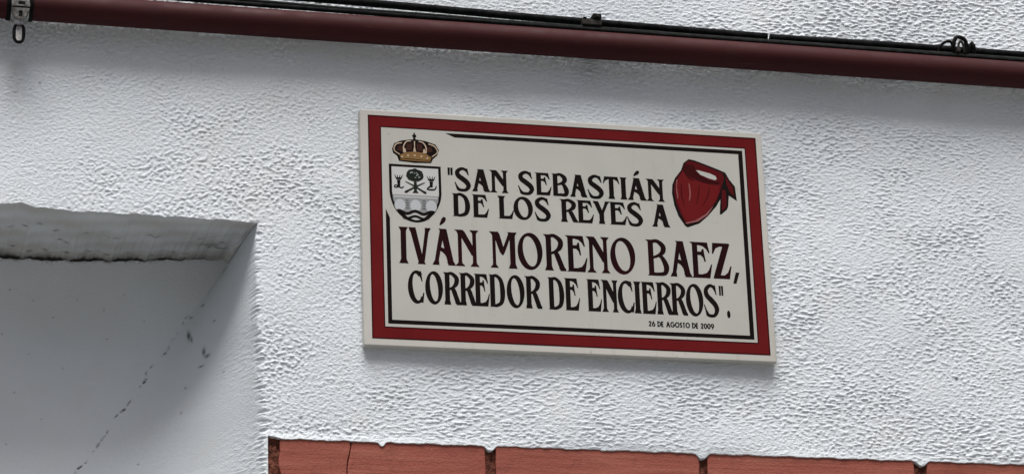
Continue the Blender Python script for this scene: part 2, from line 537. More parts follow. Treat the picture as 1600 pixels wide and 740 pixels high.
# lip that turns back over the tiles
extra, ef = [], []
base_i = nx * nz
chain = [idx[j, it] for j in range(0, kt)] + [idx[kt, i] for i in range(it, nx)]
cp = co[chain]
back1 = cp.copy(); back1[:, 1] += .0006; back1[:, 2] -= .0002
back2 = cp.copy(); back2[:, 1] = .03
co = np.concatenate([co, back1, back2])
n_c = len(chain)
A = np.array(chain); B = base_i + np.arange(n_c); C = B + n_c
ef = np.concatenate([np.stack([A[:-1], B[:-1], B[1:], A[1:]], 1), np.stack([B[:-1], C[:-1], C[1:], B[1:]], 1)])
faces = np.concatenate([faces, ef])
pad = lambda a, v=0.0: np.concatenate([a.ravel(), np.full(2 * n_c, v)])
used = np.zeros(len(co), bool); used[faces.ravel()] = True
remap = np.cumsum(used) - 1
me = grid_mesh('render_coat', co[used], remap[faces], {'dirt': pad(dirt)[used], 'grime_shade': pad(grime_shade)[used], 'relief': pad(relief, .6)[used]})

wall = empty('house_wall', (0, 0, 0))
tag(wall, 'white rough stucco house wall with a recessed niche and a row of terracotta tiles', 'wall')
link('render_coat', me, M['stucco'], wall)

# soffit of the niche, joined edge to edge with the coat
ns = 64
cols = np.arange(0, ie + 1)
xf = xs[cols]
F_ = np.stack([XX[ks, cols], YY[ks, cols], ZW[ks, cols]], -1)
P_ = np.stack([XX[ks - 1, cols], YY[ks - 1, cols], ZW[ks - 1, cols]], -1)
gap = gapx(xf)
g_dep = np.clip(gap * 2.6, .0002, .03)
prof = []
tt = np.linspace(0, 1, ns)
zhead = P_[:, 2] + gap + .0003 * np.clip(gap / .004, 0, 1) * (1 + .6 * wob(xf, 55, 4, .07))
rows = []
srng = np.random.default_rng(5)
for k, t in enumerate(tt):
    y = F_[:, 1] * (1 - t) + (P_[:, 1] + g_dep) * t
    z = F_[:, 2] * (1 - t) + zhead * t
    mid_ = math.sin(math.pi * t) ** .5
    z = z + mid_ * (.0012 * wob(xf + .3 * t, 61, 4, .11) * .5 + .0002 * wob(xf + 2.3 * t, 62, 4, .023) * np.clip(D[ks - 1, cols] / DEPTH, 0, 1))
    rows.append(np.stack([xf, y, z], -1))
rows.append(np.stack([xf, P_[:, 1] + g_dep, P_[:, 2] - .0002], -1))
rows.append(P_.copy())
S = np.stack(rows)
nr = S.shape[0]
si = np.arange(nr * len(cols)).reshape(nr, len(cols))
sf = np.stack([si[:-1, :-1], si[:-1, 1:], si[1:, 1:], si[1:, :-1]], -1).reshape(-1, 4)
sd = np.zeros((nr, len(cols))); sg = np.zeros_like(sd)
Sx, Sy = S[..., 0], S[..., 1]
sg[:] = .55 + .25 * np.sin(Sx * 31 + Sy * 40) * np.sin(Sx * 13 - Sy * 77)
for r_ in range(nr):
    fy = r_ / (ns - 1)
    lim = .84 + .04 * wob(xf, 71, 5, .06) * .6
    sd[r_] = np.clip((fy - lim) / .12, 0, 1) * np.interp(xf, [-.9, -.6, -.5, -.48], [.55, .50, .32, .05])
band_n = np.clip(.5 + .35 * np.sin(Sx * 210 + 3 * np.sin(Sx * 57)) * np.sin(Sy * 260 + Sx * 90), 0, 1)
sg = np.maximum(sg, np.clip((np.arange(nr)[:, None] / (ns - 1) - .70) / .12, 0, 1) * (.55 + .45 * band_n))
# chips and a fine crack in the soffit
for c_, fy0, a_ in ((-.79, .40, .7), (-.77, .33, .6), (-.745, .42, .8), (-.735, .62, .8), (-.70, .45, .5), (-.725, .66, .6), (-.655, .5, .5), (-.81, .45, .6), (-.80, .84, .8), (-.775, .87, .7), (-.752, .83, .7), (-.72, .86, .8), (-.688, .84, .6), (-.66, .88, .7), (-.63, .85, .6), (-.595, .88, .6), (-.56, .86, .5), (-.505, .62, .7), (-.512, .70, .7), (-.498, .55, .6)):
    g = np.exp(-((Sx - c_) / .0045) ** 2 - ((Sy - fy0 * DEPTH) / .004) ** 2); sd = np.maximum(sd, a_ * g)
lc = .105 + .006 * wob(xf, 73, 4, .09)
lm = np.clip(wob(xf, 74, 4, .07) * .6, 0, 1) * np.interp(xf, [-.68, -.64, -.50, -.485], [0, 1, 1, 0])
sd = np.maximum(sd, np.exp(-((Sy - lc[None, :]) / .0022) ** 2) * lm[None, :] * .8)
lc2 = .13 + .5 * (xf + .56) * .6
sd = np.maximum(sd, np.exp(-((Sy - lc2[None, :]) / .003) ** 2) * np.interp(xf, [-.535, -.52, -.49, -.482], [0, .8, .8, 0])[None, :])
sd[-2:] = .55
link('niche_soffit', grid_mesh('niche_soffit', S.reshape(-1, 3), sf, {'dirt': np.clip(sd, 0, .93), 'grime_shade': np.clip(sg, 0, 1), 'relief': np.full(nr * len(cols), .12)}), M['stucco'], wall)

# the rest of the wall, outside what the photograph shows
def far_quad(name, pts):
    bm = bmesh.new()
    for p4 in pts:
        bm.faces.new([bm.verts.new(p) for p in p4])
    return from_bm(name, bm, M['stucco_far'], wall)
def rect(x0, x1, z0, z1, y=0.0): return [(x0, y, z0), (x1, y, z0), (x1, y, z1), (x0, y, z1)]
WX0, WX1, WZ1 = -7.0, 8.0, 6.2
NL = -1.9
far_quad('upper_wall', [rect(WX0, WX1, Z1, WZ1)])
far_quad('side_wall', [rect(WX0, NL, 0, Z1)])
far_quad('side_wall', [rect(X1, WX1, 0, Z1)])
far_quad('niche_head', [rect(NL, X0, 3.109, Z1), [(NL, 0, 3.109), (X0, 0, 3.109), (X0, DEPTH, 3.109), (NL, DEPTH, 3.109)]])
far_quad('niche_back', [rect(NL, X0, 0, 3.109, DEPTH), rect(X0, -.80, 0, Z0, DEPTH), [(NL, 0, 0), (NL, 0, 3.109), (NL, DEPTH, 3.109), (NL, DEPTH, 0)],
                        [(-.80, DEPTH, 0), (-.455, 0, 0), (-.455, 0, Z0), (-.80, DEPTH, Z0)]])
far_quad('lower_wall', [rect(-.455, XT, 0, Z0), rect(XT, X1, 0, 2.43)])
from_bm('wall_core', box_bm(WX0, WX1, .26, .55, 0, WZ1), M['stucco_far'], wall)

# ------------------------------------------------------------------ terracotta tiles set under the render
bm = bmesh.new()
mrng = random.Random(3)
nxm, nzm = 420, 60
vv = [[bm.verts.new((XT + (X1 - XT) * i / nxm, .0075 + mrng.uniform(-.0045, .0030), 2.43 + .37 * j / nzm)) for i in range(nxm + 1)] for j in range(nzm + 1)]
for j in range(nzm):
    for i in range(nxm):
        bm.faces.new((vv[j][i], vv[j][i + 1], vv[j + 1][i + 1], vv[j + 1][i]))
from_bm('mortar_bed', bm, M['mortar'], wall, True)

def tile(x0, x1, z0, z1, seed, yf=.002, tilt=0.0, jl=.0007, jr=.0007, sl=0.0, sr=0.0):
    """a handmade tile: uneven outline, softened arris"""
    r = random.Random(seed)
    out = []
    nxx, nzz = 26, 16
    for i in range(nxx): out.append((x0 + (x1 - x0) * i / nxx, z0 + r.uniform(-.0008, .0008)))
    for j in range(nzz): out.append((x1 + r.uniform(-jr, jr) + sr * (j / nzz - 1) + sr * .10 * math.sin(.9 * j), z0 + (z1 - z0) * j / nzz))
    for i in range(nxx): out.append((x1 - (x1 - x0) * i / nxx, z1 + r.uniform(-.0008, .0008)))
    for j in range(nzz): out.append((x0 + r.uniform(-jl, jl) - sl * (j / nzz) + sl * .10 * math.sin(.9 * (nzz - j)), z1 - (z1 - z0) * j / nzz))
    cx, cz_ = (x0 + x1) / 2, (z0 + z1) / 2
    bm = bmesh.new()
    hx, hz = (x1 - x0) / 2, (z1 - z0) / 2
    def ring(inset, y):
        return [bm.verts.new((cx + (x - cx) * (1 - inset / hx), y + tilt * (x - cx), cz_ + (z - cz_) * (1 - inset / hz))) for (x, z) in out]
    R = [ring(0, .018), ring(0, yf + .0011), ring(.0007, yf + .0003), ring(.0018, yf)]
    n = len(out)
    for a, b in zip(R[:-1], R[1:]):
        for k in range(n):
            bm.faces.new((a[k], a[(k + 1) % n], b[(k + 1) % n], b[k]))
    bm.faces.new(R[-1])
    bmesh.ops.recalc_face_normals(bm, faces=bm.faces[:])
    return from_bm('tile', bm, M['terracotta'], wall)
zt1, zt0 = 2.7772, 2.606
t_ = tile(-.4330, -.3325, zt0, zt1, 1, .0008, jl=.0022, jr=.0003, sr=.016); tag(t_, 'left piece of the cracked end tile')
t_ = tile(-.3311, -.1362, zt0, zt1, 2, .0011, jl=.0003, sl=.016); tag(t_, 'right piece of the cracked end tile')
tile(-.1203, .1842, zt0, zt1, 3, .0006, .002)
tile(.1972, .5178, zt0, zt1, 4, .0010, -.001)
tile(.5372, .8480, zt0, zt1, 5, .0007)
tile(.8630, 1.110, zt0, zt1, 6, .0009)
for k, (a, b) in enumerate(((-.4330, -.292), (-.278, .030), (.044, .355), (.369, .680), (.694, 1.005), (1.019, 1.11))):
    tile(a, b, 2.437, zt0 - .013, 20 + k, .002)

# ------------------------------------------------------------------ the plaque
PC = Vector((0, 0, 3.1))
plq = empty('ceramic_plaque', (0, 0, 2.915))
tag(plq, 'cream ceramic street plaque with red border, crest, red kerchief and black lettering', 'plaque')
SL = (-.3122, .3100, -.1850, .1830)
o = from_bm('slab', box_bm(SL[0], SL[1], -.014, .004, PC.z + SL[2], PC.z + SL[3], .0016, 3), M['slab'], plq)
YF = -.014

class Flat:
    """flat printed shapes, stacked in hair-thin layers on the slab (coordinates in millimetres from its centre)"""
    def __init__(s, base=.10):
        s.lay = base; s.bm = bmesh.new()
    def _v(s, x, z): return s.bm.verts.new((x / 1000, YF - s.lay / 1000, PC.z + z / 1000))
    def up(s, d=.03): s.lay += d
    def poly(s, pts):
        vs = [s._v(*p) for p in pts]
        tris = tessellate_polygon([[Vector((p[0], p[1], 0)) for p in pts]])
        for t in tris:
            if len({*t}) == 3:
                try: s.bm.faces.new([vs[i] for i in t])
                except ValueError: pass
        s.up(); return s
    def strip(s, L, R, closed=False):
        a = [s._v(*p) for p in L]; b = [s._v(*p) for p in R]
        n = len(a)
        for i in range(n if closed else n - 1):
            k = (i + 1) % n
            try: s.bm.faces.new((a[i], a[k], b[k], b[i]))
            except ValueError: pass
        s.up(); return s
    def vs(s, pts):                      # upright stroke, cut level: (x, y, half width)
        return s.strip([(x - h, y) for x, y, h in pts], [(x + h, y) for x, y, h in pts])
    def st(s, pts, n=7, smooth=True):    # brush stroke square to its path: (x, y, half width)
        P = catmull(pts, n) if smooth else pts
        L, R = [], []
        for i, (x, y, h) in enumerate(P):
            a = P[max(i - 1, 0)]; b = P[min(i + 1, len(P) - 1)]
            dx, dy = b[0] - a[0], b[1] - a[1]; l = math.hypot(dx, dy) or 1
            L.append((x - dy / l * h, y + dx / l * h)); R.append((x + dy / l * h, y - dx / l * h))
        return s.strip(L, R)
    def ell(s, cx, cy, rx, ry, n=28, rot=0.0):
        return s.poly([(cx + rx * math.cos(a) * math.cos(rot) - ry * math.sin(a) * math.sin(rot), cy + rx * math.cos(a) * math.sin(rot) + ry * math.sin(a) * math.cos(rot))
                       for a in (2 * math.pi * k / n for k in range(n))])
    def ring(s, outer, inner): return s.strip(outer, inner, True)
    def build(s, name, m_, parent):
        for f in s.bm.faces:
            f.normal_update()
            if f.normal.y > 0: f.normal_flip()
        return from_bm(name, s.bm, m_, parent)

def frame_ring(F, o, i):   # o, i = (x0, x1, y0, y1)
    rp = lambda b: [(b[0], b[2]), (b[1], b[2]), (b[1], b[3]), (b[0], b[3])]
    F.ring(rp(o), rp(i)); return F
fl = Flat(.06)
fl.poly([(-281, -155.5), (281.8, -155.5), (281.8, 155.8), (-281, 155.8)])
fl.build('cream_panel', M['cream'], plq)
frame_ring(Flat(.10), (-300, 300, -174, 174), (-281, 281.8, -155.5, 155.8)).build('red_border', M['red'], plq)
frame_ring(Flat(.20), (-300.4, 300.4, -174.4, 174.4), (-298.4, 298.4, -172.4, 172.4)).build('border_edge', M['reddk'], plq)
frame_ring(Flat(.20), (-282.6, 283.4, -157.1, 157.4), (-280.8, 281.6, -155.3, 155.6)).build('border_edge', M['reddk'], plq)
fl = Flat(.16)
fl.strip([(-184, 152.0), (277.6, 152.0), (276.9, -150.8), (-276.4, -150.8), (-276.4, 27)],
         [(-170, 145.9), (270.9, 145.9), (270.2, -144.7), (-270.4, -144.7), (-270.4, 13)])
fl.build('black_line', M['black'], plq)

# ---- lettering: an art-nouveau roman, drawn stroke by stroke
def glyph(F, ch, x0, w, y0, h, s, hb):
    """s = stem width, hb = relative weight of the horizontal hairs"""
    X = lambda v: x0 + v * w
    Y = lambda v: y0 + v * h
    t = s * .66
    def stem(x, wd, bot=None, top=None, ya=0.0, yb=1.0):
        p = []
        hw = wd / 2
        if bot: p += [(X(x), Y(ya), bot * w), (X(x), Y(ya + .035), bot * w * .86), (X(x), Y(ya + .075), hw * 1.25), (X(x), Y(ya + .13), hw)]
        else: p += [(X(x), Y(ya), hw)]
        if top: p += [(X(x), Y(yb - .12), hw), (X(x), Y(yb - .07), hw * 1.2), (X(x), Y(yb - .035), top * w * .86), (X(x), Y(yb), top * w)]
        else: p += [(X(x), Y(yb), hw)]
        F.vs(p)
    P = lambda pts: F.poly([(X(a), Y(b)) for a, b in pts])
    V = lambda pts: F.vs([(X(a), Y(b), c) for a, b, c in pts])
    S_ = lambda pts, n=7: F.st([(X(a), Y(b), c) for a, b, c in pts], n)
    hv = .5 * hb * h
    wedge_tl = lambda xr, xi: P([(0, 1), (xr, 1), (xr, .88), (xi, .88), (xi * .75, .945)])
    arm_b = [(.04, 0), (.88, 0), (1.0, .39), (.95, .39), (.84, .23), (.72, .14), (.52, .10 * hb / .09), (.3, .10 * hb / .09), (.14, .05)]
    sw = s / w / 2
    c = 'A' if ch == 'Á' else ch
    if c == 'I':
        stem(.5, s, .5, .5)
    elif c == 'N':
        stem(.22, t * 1.05, .20, None)
        P([(0, 1), (.36, 1), (.36, .93), (.22 - t / w / 2, .87), (.10, .945)])
        V([(.24, 1, s * .52), (.30, .94, s * .60), (.62, .56, s * .60), (.80, .30, s * .42)])
        stem(.82, t * 1.05, .18, .18)
    elif c == 'M':
        stem(.17, t * .95, .145, None)
        P([(0, 1), (.26, 1), (.26, .93), (.13, .87), (.07, .945)])
        V([(.22, 1, s * .55), (.27, .93, s * .60), (.46, .44, s * .50), (.475, .36, s * .14)])
        V([(.475, .36, s * .12), (.50, .46, t * .52), (.76, .97, t * .5)])
        stem(.83, s * 1.05, .16, .17)
    elif c == 'A':
        V([(.46, .99, t * .62), (.20, .12, t * .56), (.185, .075, t * .8), (.17, .035, .13 * w), (.165, 0, .155 * w)])
        V([(.50, .99, s * .62), (.77, .12, s * .56), (.79, .075, s * .66), (.825, .035, .15 * w), (.835, 0, .165 * w)])
        P([(.30, 1), (.64, 1), (.60, .945), (.36, .945)])
        S_([(.30, .44, hv * .75), (.42, .43, hv * 1.15), (.56, .37, hv * 1.2), (.68, .25, hv * 1.0), (.74, .16, hv * .6)])
    elif c == 'V':
        V([(.17, 1, .17 * w), (.175, .965, .145 * w), (.20, .92, s * .62), (.23, .87, s * .55), (.54, .06, s * .50), (.55, 0, s * .70)])
        V([(.86, 1, .14 * w), (.855, .965, .12 * w), (.83, .92, t * .62), (.81, .87, t * .52), (.61, .06, t * .5), (.60, 0, t * .9)])
    elif c in 'EBRDL':
        if c == 'E':
            stem(.235, s, None, None, .03, .97)
            P([(0, 1), (.82, 1), (.91, .71), (.86, .70), (.76, .81), (.62, .885), (.45, .915 - (hb - .09)), (.28, .915 - (hb - .09)), (.235 - sw, .87), (.11, .945)])
            P([(.26, .735), (.52, .735), (.57, .81), (.64, .81), (.67, .66), (.72, .46), (.65, .46), (.60, .57), (.50, .635), (.26, .645 - (hb - .09) * .6)])
            P(arm_b)
        elif c == 'L':
            stem(.25, s, None, .25, .03, 1)
            P(arm_b)
        elif c == 'D':
            stem(.22, s, None, None, .03, .97)
            P([(0, 1), (.34, 1), (.34, .915), (.22 - sw, .87), (.10, .945)])
            P([(.03, 0), (.34, 0), (.34, .085), (.22 - sw, .10), (.10, .04)])
            S_([(.28, 1 - hv / h, hv), (.48, .965, hv * 1.05), (.74, .82, s * .42), (.985 - sw, .48, s * .52), (.76, .16, s * .42), (.48, .035 + hv / h * .3, hv * 1.05), (.28, hv / h, hv)])
        elif c == 'B':
            stem(.22, s, None, None, .03, .97)
            P([(0, 1), (.34, 1), (.34, .915), (.22 - sw, .87), (.10, .945)])
            P([(.04, 0), (.34, 0), (.34, .085), (.22 - sw, .10), (.11, .04)])
            S_([(.28, 1 - hv / h, hv), (.52, .965, hv * 1.1), (.80 - sw * .3, .83, s * .48), (.76, .68, s * .46), (.58, .575, hv * .95), (.30, .50, hv * .7)])
            S_([(.56, .575, hv * .8), (.72, .50, s * .38), (1 - sw, .27, s * .52), (.82, .085, s * .40), (.55, hv / h, hv), (.28, hv / h, hv)])
        else:
            stem(.24, s, .20, None, 0, .97)
            P([(0, 1), (.34, 1), (.34, .915), (.24 - sw, .87), (.10, .945)])
            S_([(.28, 1 - hv / h, hv), (.50, .965, hv * 1.1), (.76, .83, s * .46), (.74, .66, s * .46), (.56, .54, hv * .95), (.30, .465, hv * .7)])
            V([(.54, .53, s * .40), (.60, .44, s * .50), (.80, .10, s * .52), (.83, .06, s * .62), (.855, .03, .13 * w), (.86, 0, .14 * w)])
    elif c in 'OC':
        n = 44
        out, inn = [], []
        a0, a1 = (0, 2 * math.pi) if c == 'O' else (math.radians(52), math.radians(318))
        k = 0.0
        irx, iry = .5 * w - s * 1.02, .5 * h - hb * .92 * h
        cx_ = X(.5) if c == 'O' else X(.54)
        rx = .5 * w if c == 'O' else .54 * w
        irx = rx - s * 1.02
        for q in range(n + (0 if c == 'O' else 1)):
            a = a0 + (a1 - a0) * q / n
            out.append((cx_ + rx * math.cos(a), Y(.5) + .515 * h * math.sin(a)))
            yy = iry * math.sin(a)
            inn.append((cx_ + irx * math.cos(a) - .085 * w * (yy / (.5 * h)), Y(.5) + yy))
        F.strip(out, inn, c == 'O')
        if c == 'C':
            P([(.70, .985), (.80, 1.0), (.88, .68), (.83, .67), (.74, .80), (.62, .90)])
            P([(.78, .03), (.90, .02), (.97, .33), (.91, .34), (.82, .18), (.68, .10)])
    elif c == 'S':
        S_([(.80, .88, hv * .9), (.60, .97, hv * 1.05), (.40, .965, hv * 1.2), (.19, .84, s * .44), (.24, .67, s * .52), (.50, .53, s * .56), (.76, .38, s * .54), (.86, .22, s * .48), (.72, .06, s * .36), (.50, .025, hv * 1.1), (.28, .045, hv * 1.1), (.17, .10, hv * .9)], 8)
        P([(.70, .99), (.82, 1.0), (.90, .70), (.85, .69), (.76, .80), (.64, .90)])
        P([(.30, .00), (.14, .03), (.00, .37), (.05, .39), (.17, .22), (.32, .10)])
    elif c == 'T':
        stem(.5, s, .21, None, 0, .95)
        P([(.10, 1), (.90, 1), (1, .69), (.95, .68), (.85, .81), (.66, .885), (.34, .885), (.15, .81), (.05, .68), (0, .69)])
    elif c == 'Y':
        V([(.17, 1, .17 * w), (.175, .965, .145 * w), (.21, .92, s * .60), (.25, .87, s * .52), (.46, .48, s * .52), (.50, .40, s * .46)])
        V([(.85, 1, .15 * w), (.845, .965, .13 * w), (.80, .92, t * .60), (.77, .87, t * .5), (.56, .50, t * .5), (.52, .40, t * .5)])
        stem(.5, s, .19, None, 0, .46)
    elif c == 'Z':
        P([(.08, 1), (.93, 1), (.88, .90), (.44, .90), (.24, .85), (.10, .69), (.04, .69)])
        V([(.80, .985, s * .62), (.22, .03, s * .62)])
        P([(.04, 0), (.88, 0), (1, .36), (.94, .36), (.80, .18), (.62, .10), (.16, .10)])

def letters(items, y0, y1, s_ratio, hb, m_):
    for ch, a, b in items:
        F = Flat(.16)
        w = b - a
        s = s_ratio * (y1 - y0)
        if ch == 'M': s *= .95
        glyph(F, ch, a, w, y0, y1 - y0, s, hb)
        if ch == 'Á':
            if y0 > 0: F.poly([(104.4, 100.2), (103.2, 101.5), (106.0, 106.6), (109.2, 109.4), (112.0, 109.2), (113.0, 106.6), (110.4, 103.2)])
            else: F.poly([(-196.0, 4.6), (-196.6, 6.6), (-193.8, 14.4), (-190.8, 18.6), (-187.4, 17.8), (-186.6, 15.4), (-188.2, 11.2), (-191.4, 7.8)])
        F.build('letter', m_, plq)

L1 = [('S', -172.0, -147.5), ('A', -146.0, -117.9), ('N', -119.3, -90.4), ('S', -75.8, -51.1), ('E', -49.7, -24.1), ('B', -24.0, 2.0), ('A', 3.5, 30.9), ('S', 31.0, 55.9), ('T', 55.2, 81.0), ('I', 81.4, 92.5), ('Á', 92.5, 122.8), ('N', 121.4, 150.6)]
L2 = [('D', -177.0, -149.2), ('E', -146.9, -121.1), ('L', -108.0, -83.2), ('O', -83.9, -54.2), ('S', -52.0, -27.3), ('R', -13.4, 14.8), ('E', 12.6, 39.3), ('Y', 37.9, 64.3), ('E', 62.2, 90.3), ('S', 90.0, 114.7), ('A', 128.2, 156.8)]
L3 = [('I', -258.2, -244.0), ('V', -243.4, -209.9), ('Á', -209.2, -173.6), ('N', -174.9, -138.6), ('M', -122.6, -80.5), ('O', -80.1, -42.3), ('R', -41.0, -6.7), ('E', -7.4, 26.0), ('N', 24.0, 60.0), ('O', 61.1, 99.6), ('B', 116.2, 151.0), ('A', 152.3, 187.0), ('E', 184.5, 218.5), ('Z', 217.9, 248.5)]
L4 = [('C', -246.2, -221.2), ('O', -220.5, -194.1), ('R', -193.9, -167.4), ('R', -170.2, -144.4), ('E', -147.5, -124.4), ('D', -125.4, -101.0), ('O', -98.9, -72.0), ('R', -71.7, -45.9), ('D', -36.9, -11.8), ('E', -11.7, 11.8), ('E', 22.2, 45.3), ('N', 44.1, 70.0), ('C', 69.5, 95.8), ('I', 94.0, 105.3), ('E', 105.5, 128.9), ('R', 127.6, 153.8), ('R', 150.1, 176.4), ('O', 174.2, 201.2), ('S', 201.7, 224.8)]
letters(L1, 61.5, 97.3, .205, .120, M['black'])
letters(L2, 20.7, 56.8, .205, .120, M['black'])
letters(L3, -57.1, -.3, .145, .092, M['blackred'])
letters(L4, -117.8, -67.8, .145, .092, M['black'])
for a in (-182.1, -177.9):
    Flat(.16).poly([(a, 97.2), (a + 3.6, 97.2), (a + 3.3, 85.2), (a + .3, 85.2)]).build('quotation_mark', M['black'], plq)
for a in (226.2, 229.9):
    Flat(.16).poly([(a, -68.4), (a + 3.2, -68.4), (a + 3.0, -83.8), (a + .3, -83.8)]).build('quotation_mark', M['black'], plq)
Flat(.16).ell(239.4, -112.8, 2.7, 6.0).build('full_stop', M['black'], plq)
Flat(.16).poly([(254.6, -45.7), (260.4, -45.9), (254.6, -63.8), (249.6, -63.5)]).build('comma', M['black'], plq)

# ---- the date, a small geometric sans
def sans(F, ch, x, w, y, h, t):
    X = lambda v: x + t + v * (w - 2 * t)
    Y = lambda v: y + t + v * (h - 2 * t)
    L = lambda *p: F.st([(X(a), Y(b), t) for a, b in p], 1, False)
    S_ = lambda *p: F.st([(X(a), Y(b), t) for a, b in p], 5)
    def arc(cx, cy, rx, ry, a0, a1, n=20):
        F.st([(X(cx + rx * math.cos(math.radians(a0 + (a1 - a0) * k / n))), Y(cy + ry * math.sin(math.radians(a0 + (a1 - a0) * k / n))), t) for k in range(n + 1)], 1, False)
    if ch in 'O0': arc(.5, .5, .5, .5, 0, 360, 26)
    elif ch == 'D': L((0, -.15), (0, 1.15)); arc(.0, .5, 1.0, .5, 90, -90)
    elif ch == 'E': L((0, -.15), (0, 1.15)); L((0, 1), (1, 1)); L((0, .5), (.9, .5)); L((0, 0), (1, 0))
    elif ch == 'A': L((0, -.15), (.5, 1.1)); L((.5, 1.1), (1, -.15)); L((.15, .28), (.85, .28))
    elif ch == 'G': arc(.5, .5, .5, .5, 45, 360); L((.5, .5), (1.1, .5))
    elif ch == 'S': S_((.95, .82), (.5, 1), (.1, .76), (.5, .5), (.9, .24), (.5, 0), (.05, .18))
    elif ch == 'T': L((.5, -.15), (.5, 1)); L((0, 1), (1, 1))
    elif ch == '2': S_((.05, .72), (.25, .97), (.75, .95), (.9, .68), (.5, .35), (.05, .02)); L((0, 0), (1, 0))
    elif ch == '6': arc(.5, .3, .5, .3, 0, 360, 24); L((.06, .45), (.62, 1.1))
    elif ch == '9': arc(.5, .7, .5, .3, 0, 360, 24); L((.94, .55), (.38, -.1))
wd = {'2': .70, '6': .78, ' ': .42, 'D': .80, 'E': .62, 'A': .92, 'G': 1.0, 'O': 1.0, 'S': .62, 'T': .62, '0': .74, '9': .78}
txt = '26 DE AGOSTO DE 2009'
tot = sum(wd[c] for c in txt)
x = 114.4
for c in txt:
    w_ = wd[c] * 101.2 / tot
    if c != ' ':
        F = Flat(.16); sans(F, c, x, w_ * 1.0, -137.4, 8.8, .92); F.build('date_letter', M['black'], plq)
    x += w_

# ---- crest
sh = [(-270.4, 98.1), (-192.2, 97.9), (-192.1, 53.7), (-193.9, 42.6), (-199.5, 29.2), (-208.1, 17.8), (-218.7, 10.0), (-231.1, 7.3), (-243.6, 10.0), (-254.2, 17.0), (-262.9, 28.0), (-268.2, 42.0), (-270.2, 53.7)]
shs = sh[:3] + catmull(sh[2:], 5)[1:]
ccx, ccy = -231.2, 56
ins = lambda pts, d: [(x_ + (d if x_ < ccx - 20 else -d if x_ > ccx + 20 else -(x_ - ccx) / 20 * d), z_ + (d if z_ < 45 else -d if z_ > 90 else 0)) for x_, z_ in pts]
fl = Flat(.10); fl.poly(shs)
shield = fl.build('shield', M['black'], plq)
F = Flat(.16); F.poly(ins(shs, 4.0)); F.build('shield_field', M['white'], shield)
# small crowned emblems left and right of the tree
for cx_, sw_ in ((-256.0, [(-254.5, 65, 1.1), (-259, 61.5, 1.0), (-262.6, 62, .8), (-261, 65.0, .8), (-256.5, 62.6, 1.0), (-252, 61, 1.0), (-248.4, 63, .6)]),
                (-207.2, [(-208.4, 66, 1.2), (-213.4, 61, 1.0), (-207.4, 60.2, 1.1), (-202, 61.2, 1.0), (-199.6, 66.4, .7)])):
    B = Flat(.24)
    for dx in (-5, -1.8, 1.8, 5): B.st([(cx_ + dx * 1.25, 81.5, .35), (cx_ + dx * .75, 76.5, .9)], 1, False)
    B.poly([(cx_ - 5.2, 77), (cx_ + 5.2, 77), (cx_ + 3.6, 74), (cx_ - 3.6, 74)])
    B.poly([(cx_ - 2.6, 73.4), (cx_ + 2.6, 73.4), (cx_ + 2.0, 64), (cx_ - 2.0, 64)])
    B.st(sw_)
    B.build('emblem', M['black'], shield)
T_ = Flat(.24)
tr = random.Random(4)
T_.poly([(-231.3 + (13.2 + tr.uniform(-1.1, .9)) * math.cos(a), 81.8 + (10.4 + tr.uniform(-.9, .8)) * math.sin(a)) for a in (2 * math.pi * k / 30 for k in range(30))])
T_.vs([(-231.2, 72, 2.0), (-231.2, 64, 2.6), (-231.2, 58, 2.0), (-231.2, 53.5, 4.6)])
T_.st([(-246.0, 71.2, .7), (-232, 64, 1.3), (-219.5, 56.4, 1.6)], 3)
T_.st([(-217.0, 70.8, .7), (-230, 64, 1.3), (-243, 56.4, 1.6)], 3)
T_.ell(-217.6, 55.4, 3.4, 2.0, 14, -.5); T_.ell(-244.6, 55.4, 3.4, 2.0, 14, .5)
tree_o = T_.build('tree_emblem', M['treegreen'], shield)
T2 = Flat(.80)
for k in range(9):
    a = tr.uniform(0, 6.28); rr = tr.uniform(.2, .8)
    T2.ell(-231.3 + 10 * rr * math.cos(a), 82.2 + 7.5 * rr * math.sin(a), tr.uniform(.7, 1.5), tr.uniform(.8, 1.8), 9, a)
T2.build('leaf_mark', M['grey'], shield)
G_ = Flat(.24)
G_.poly([(-265.8, 50.0), (-196.8, 50.0), (-196.8, 48.2), (-265.8, 48.2)])
G_.poly([(-265.6, 46.2), (-196.8, 46.2), (-198.0, 40.0), (-208, 23), (-254, 23), (-264.4, 40.0)])
G_.build('bridge', M['grey'], shield)
A_ = Flat(.34)
for cx_ in (-256.2, -231.4, -206.8):
    A_.ell(cx_ + (1.2 if cx_ < -250 else -1.2 if cx_ > -210 else 0), 33.6, 8.2, 9.6, 24)
A_.build('bridge_arch', M['bluegrey'], shield)
for cx_ in (-244.0, -219.0):
    A2 = Flat(.60)
    for k in range(4): A2.poly([(cx_ - 2.3, 42 - k * 4), (cx_ + 2.3, 42 - k * 4), (cx_ + 2.3, 41.2 - k * 4), (cx_ - 2.3, 41.2 - k * 4)])
    A2.build('bridge_pier', M['black'], shield)
W_ = Flat(.60)
wave = lambda y0, xa, xb, hw, am=2.2: W_.st([(xa + (xb - xa) * k / 24, y0 + am * math.sin((xa + (xb - xa) * k / 24 + 257) / 24.6 * 2 * math.pi + 1.6), hw) for k in range(25)], 1, False)
wave(23.0, -259.0, -203.4, 2.1)
wave(15.4, -251.0, -211.4, 1.7, 1.8)
W_.build('wave', M['black'], shield)

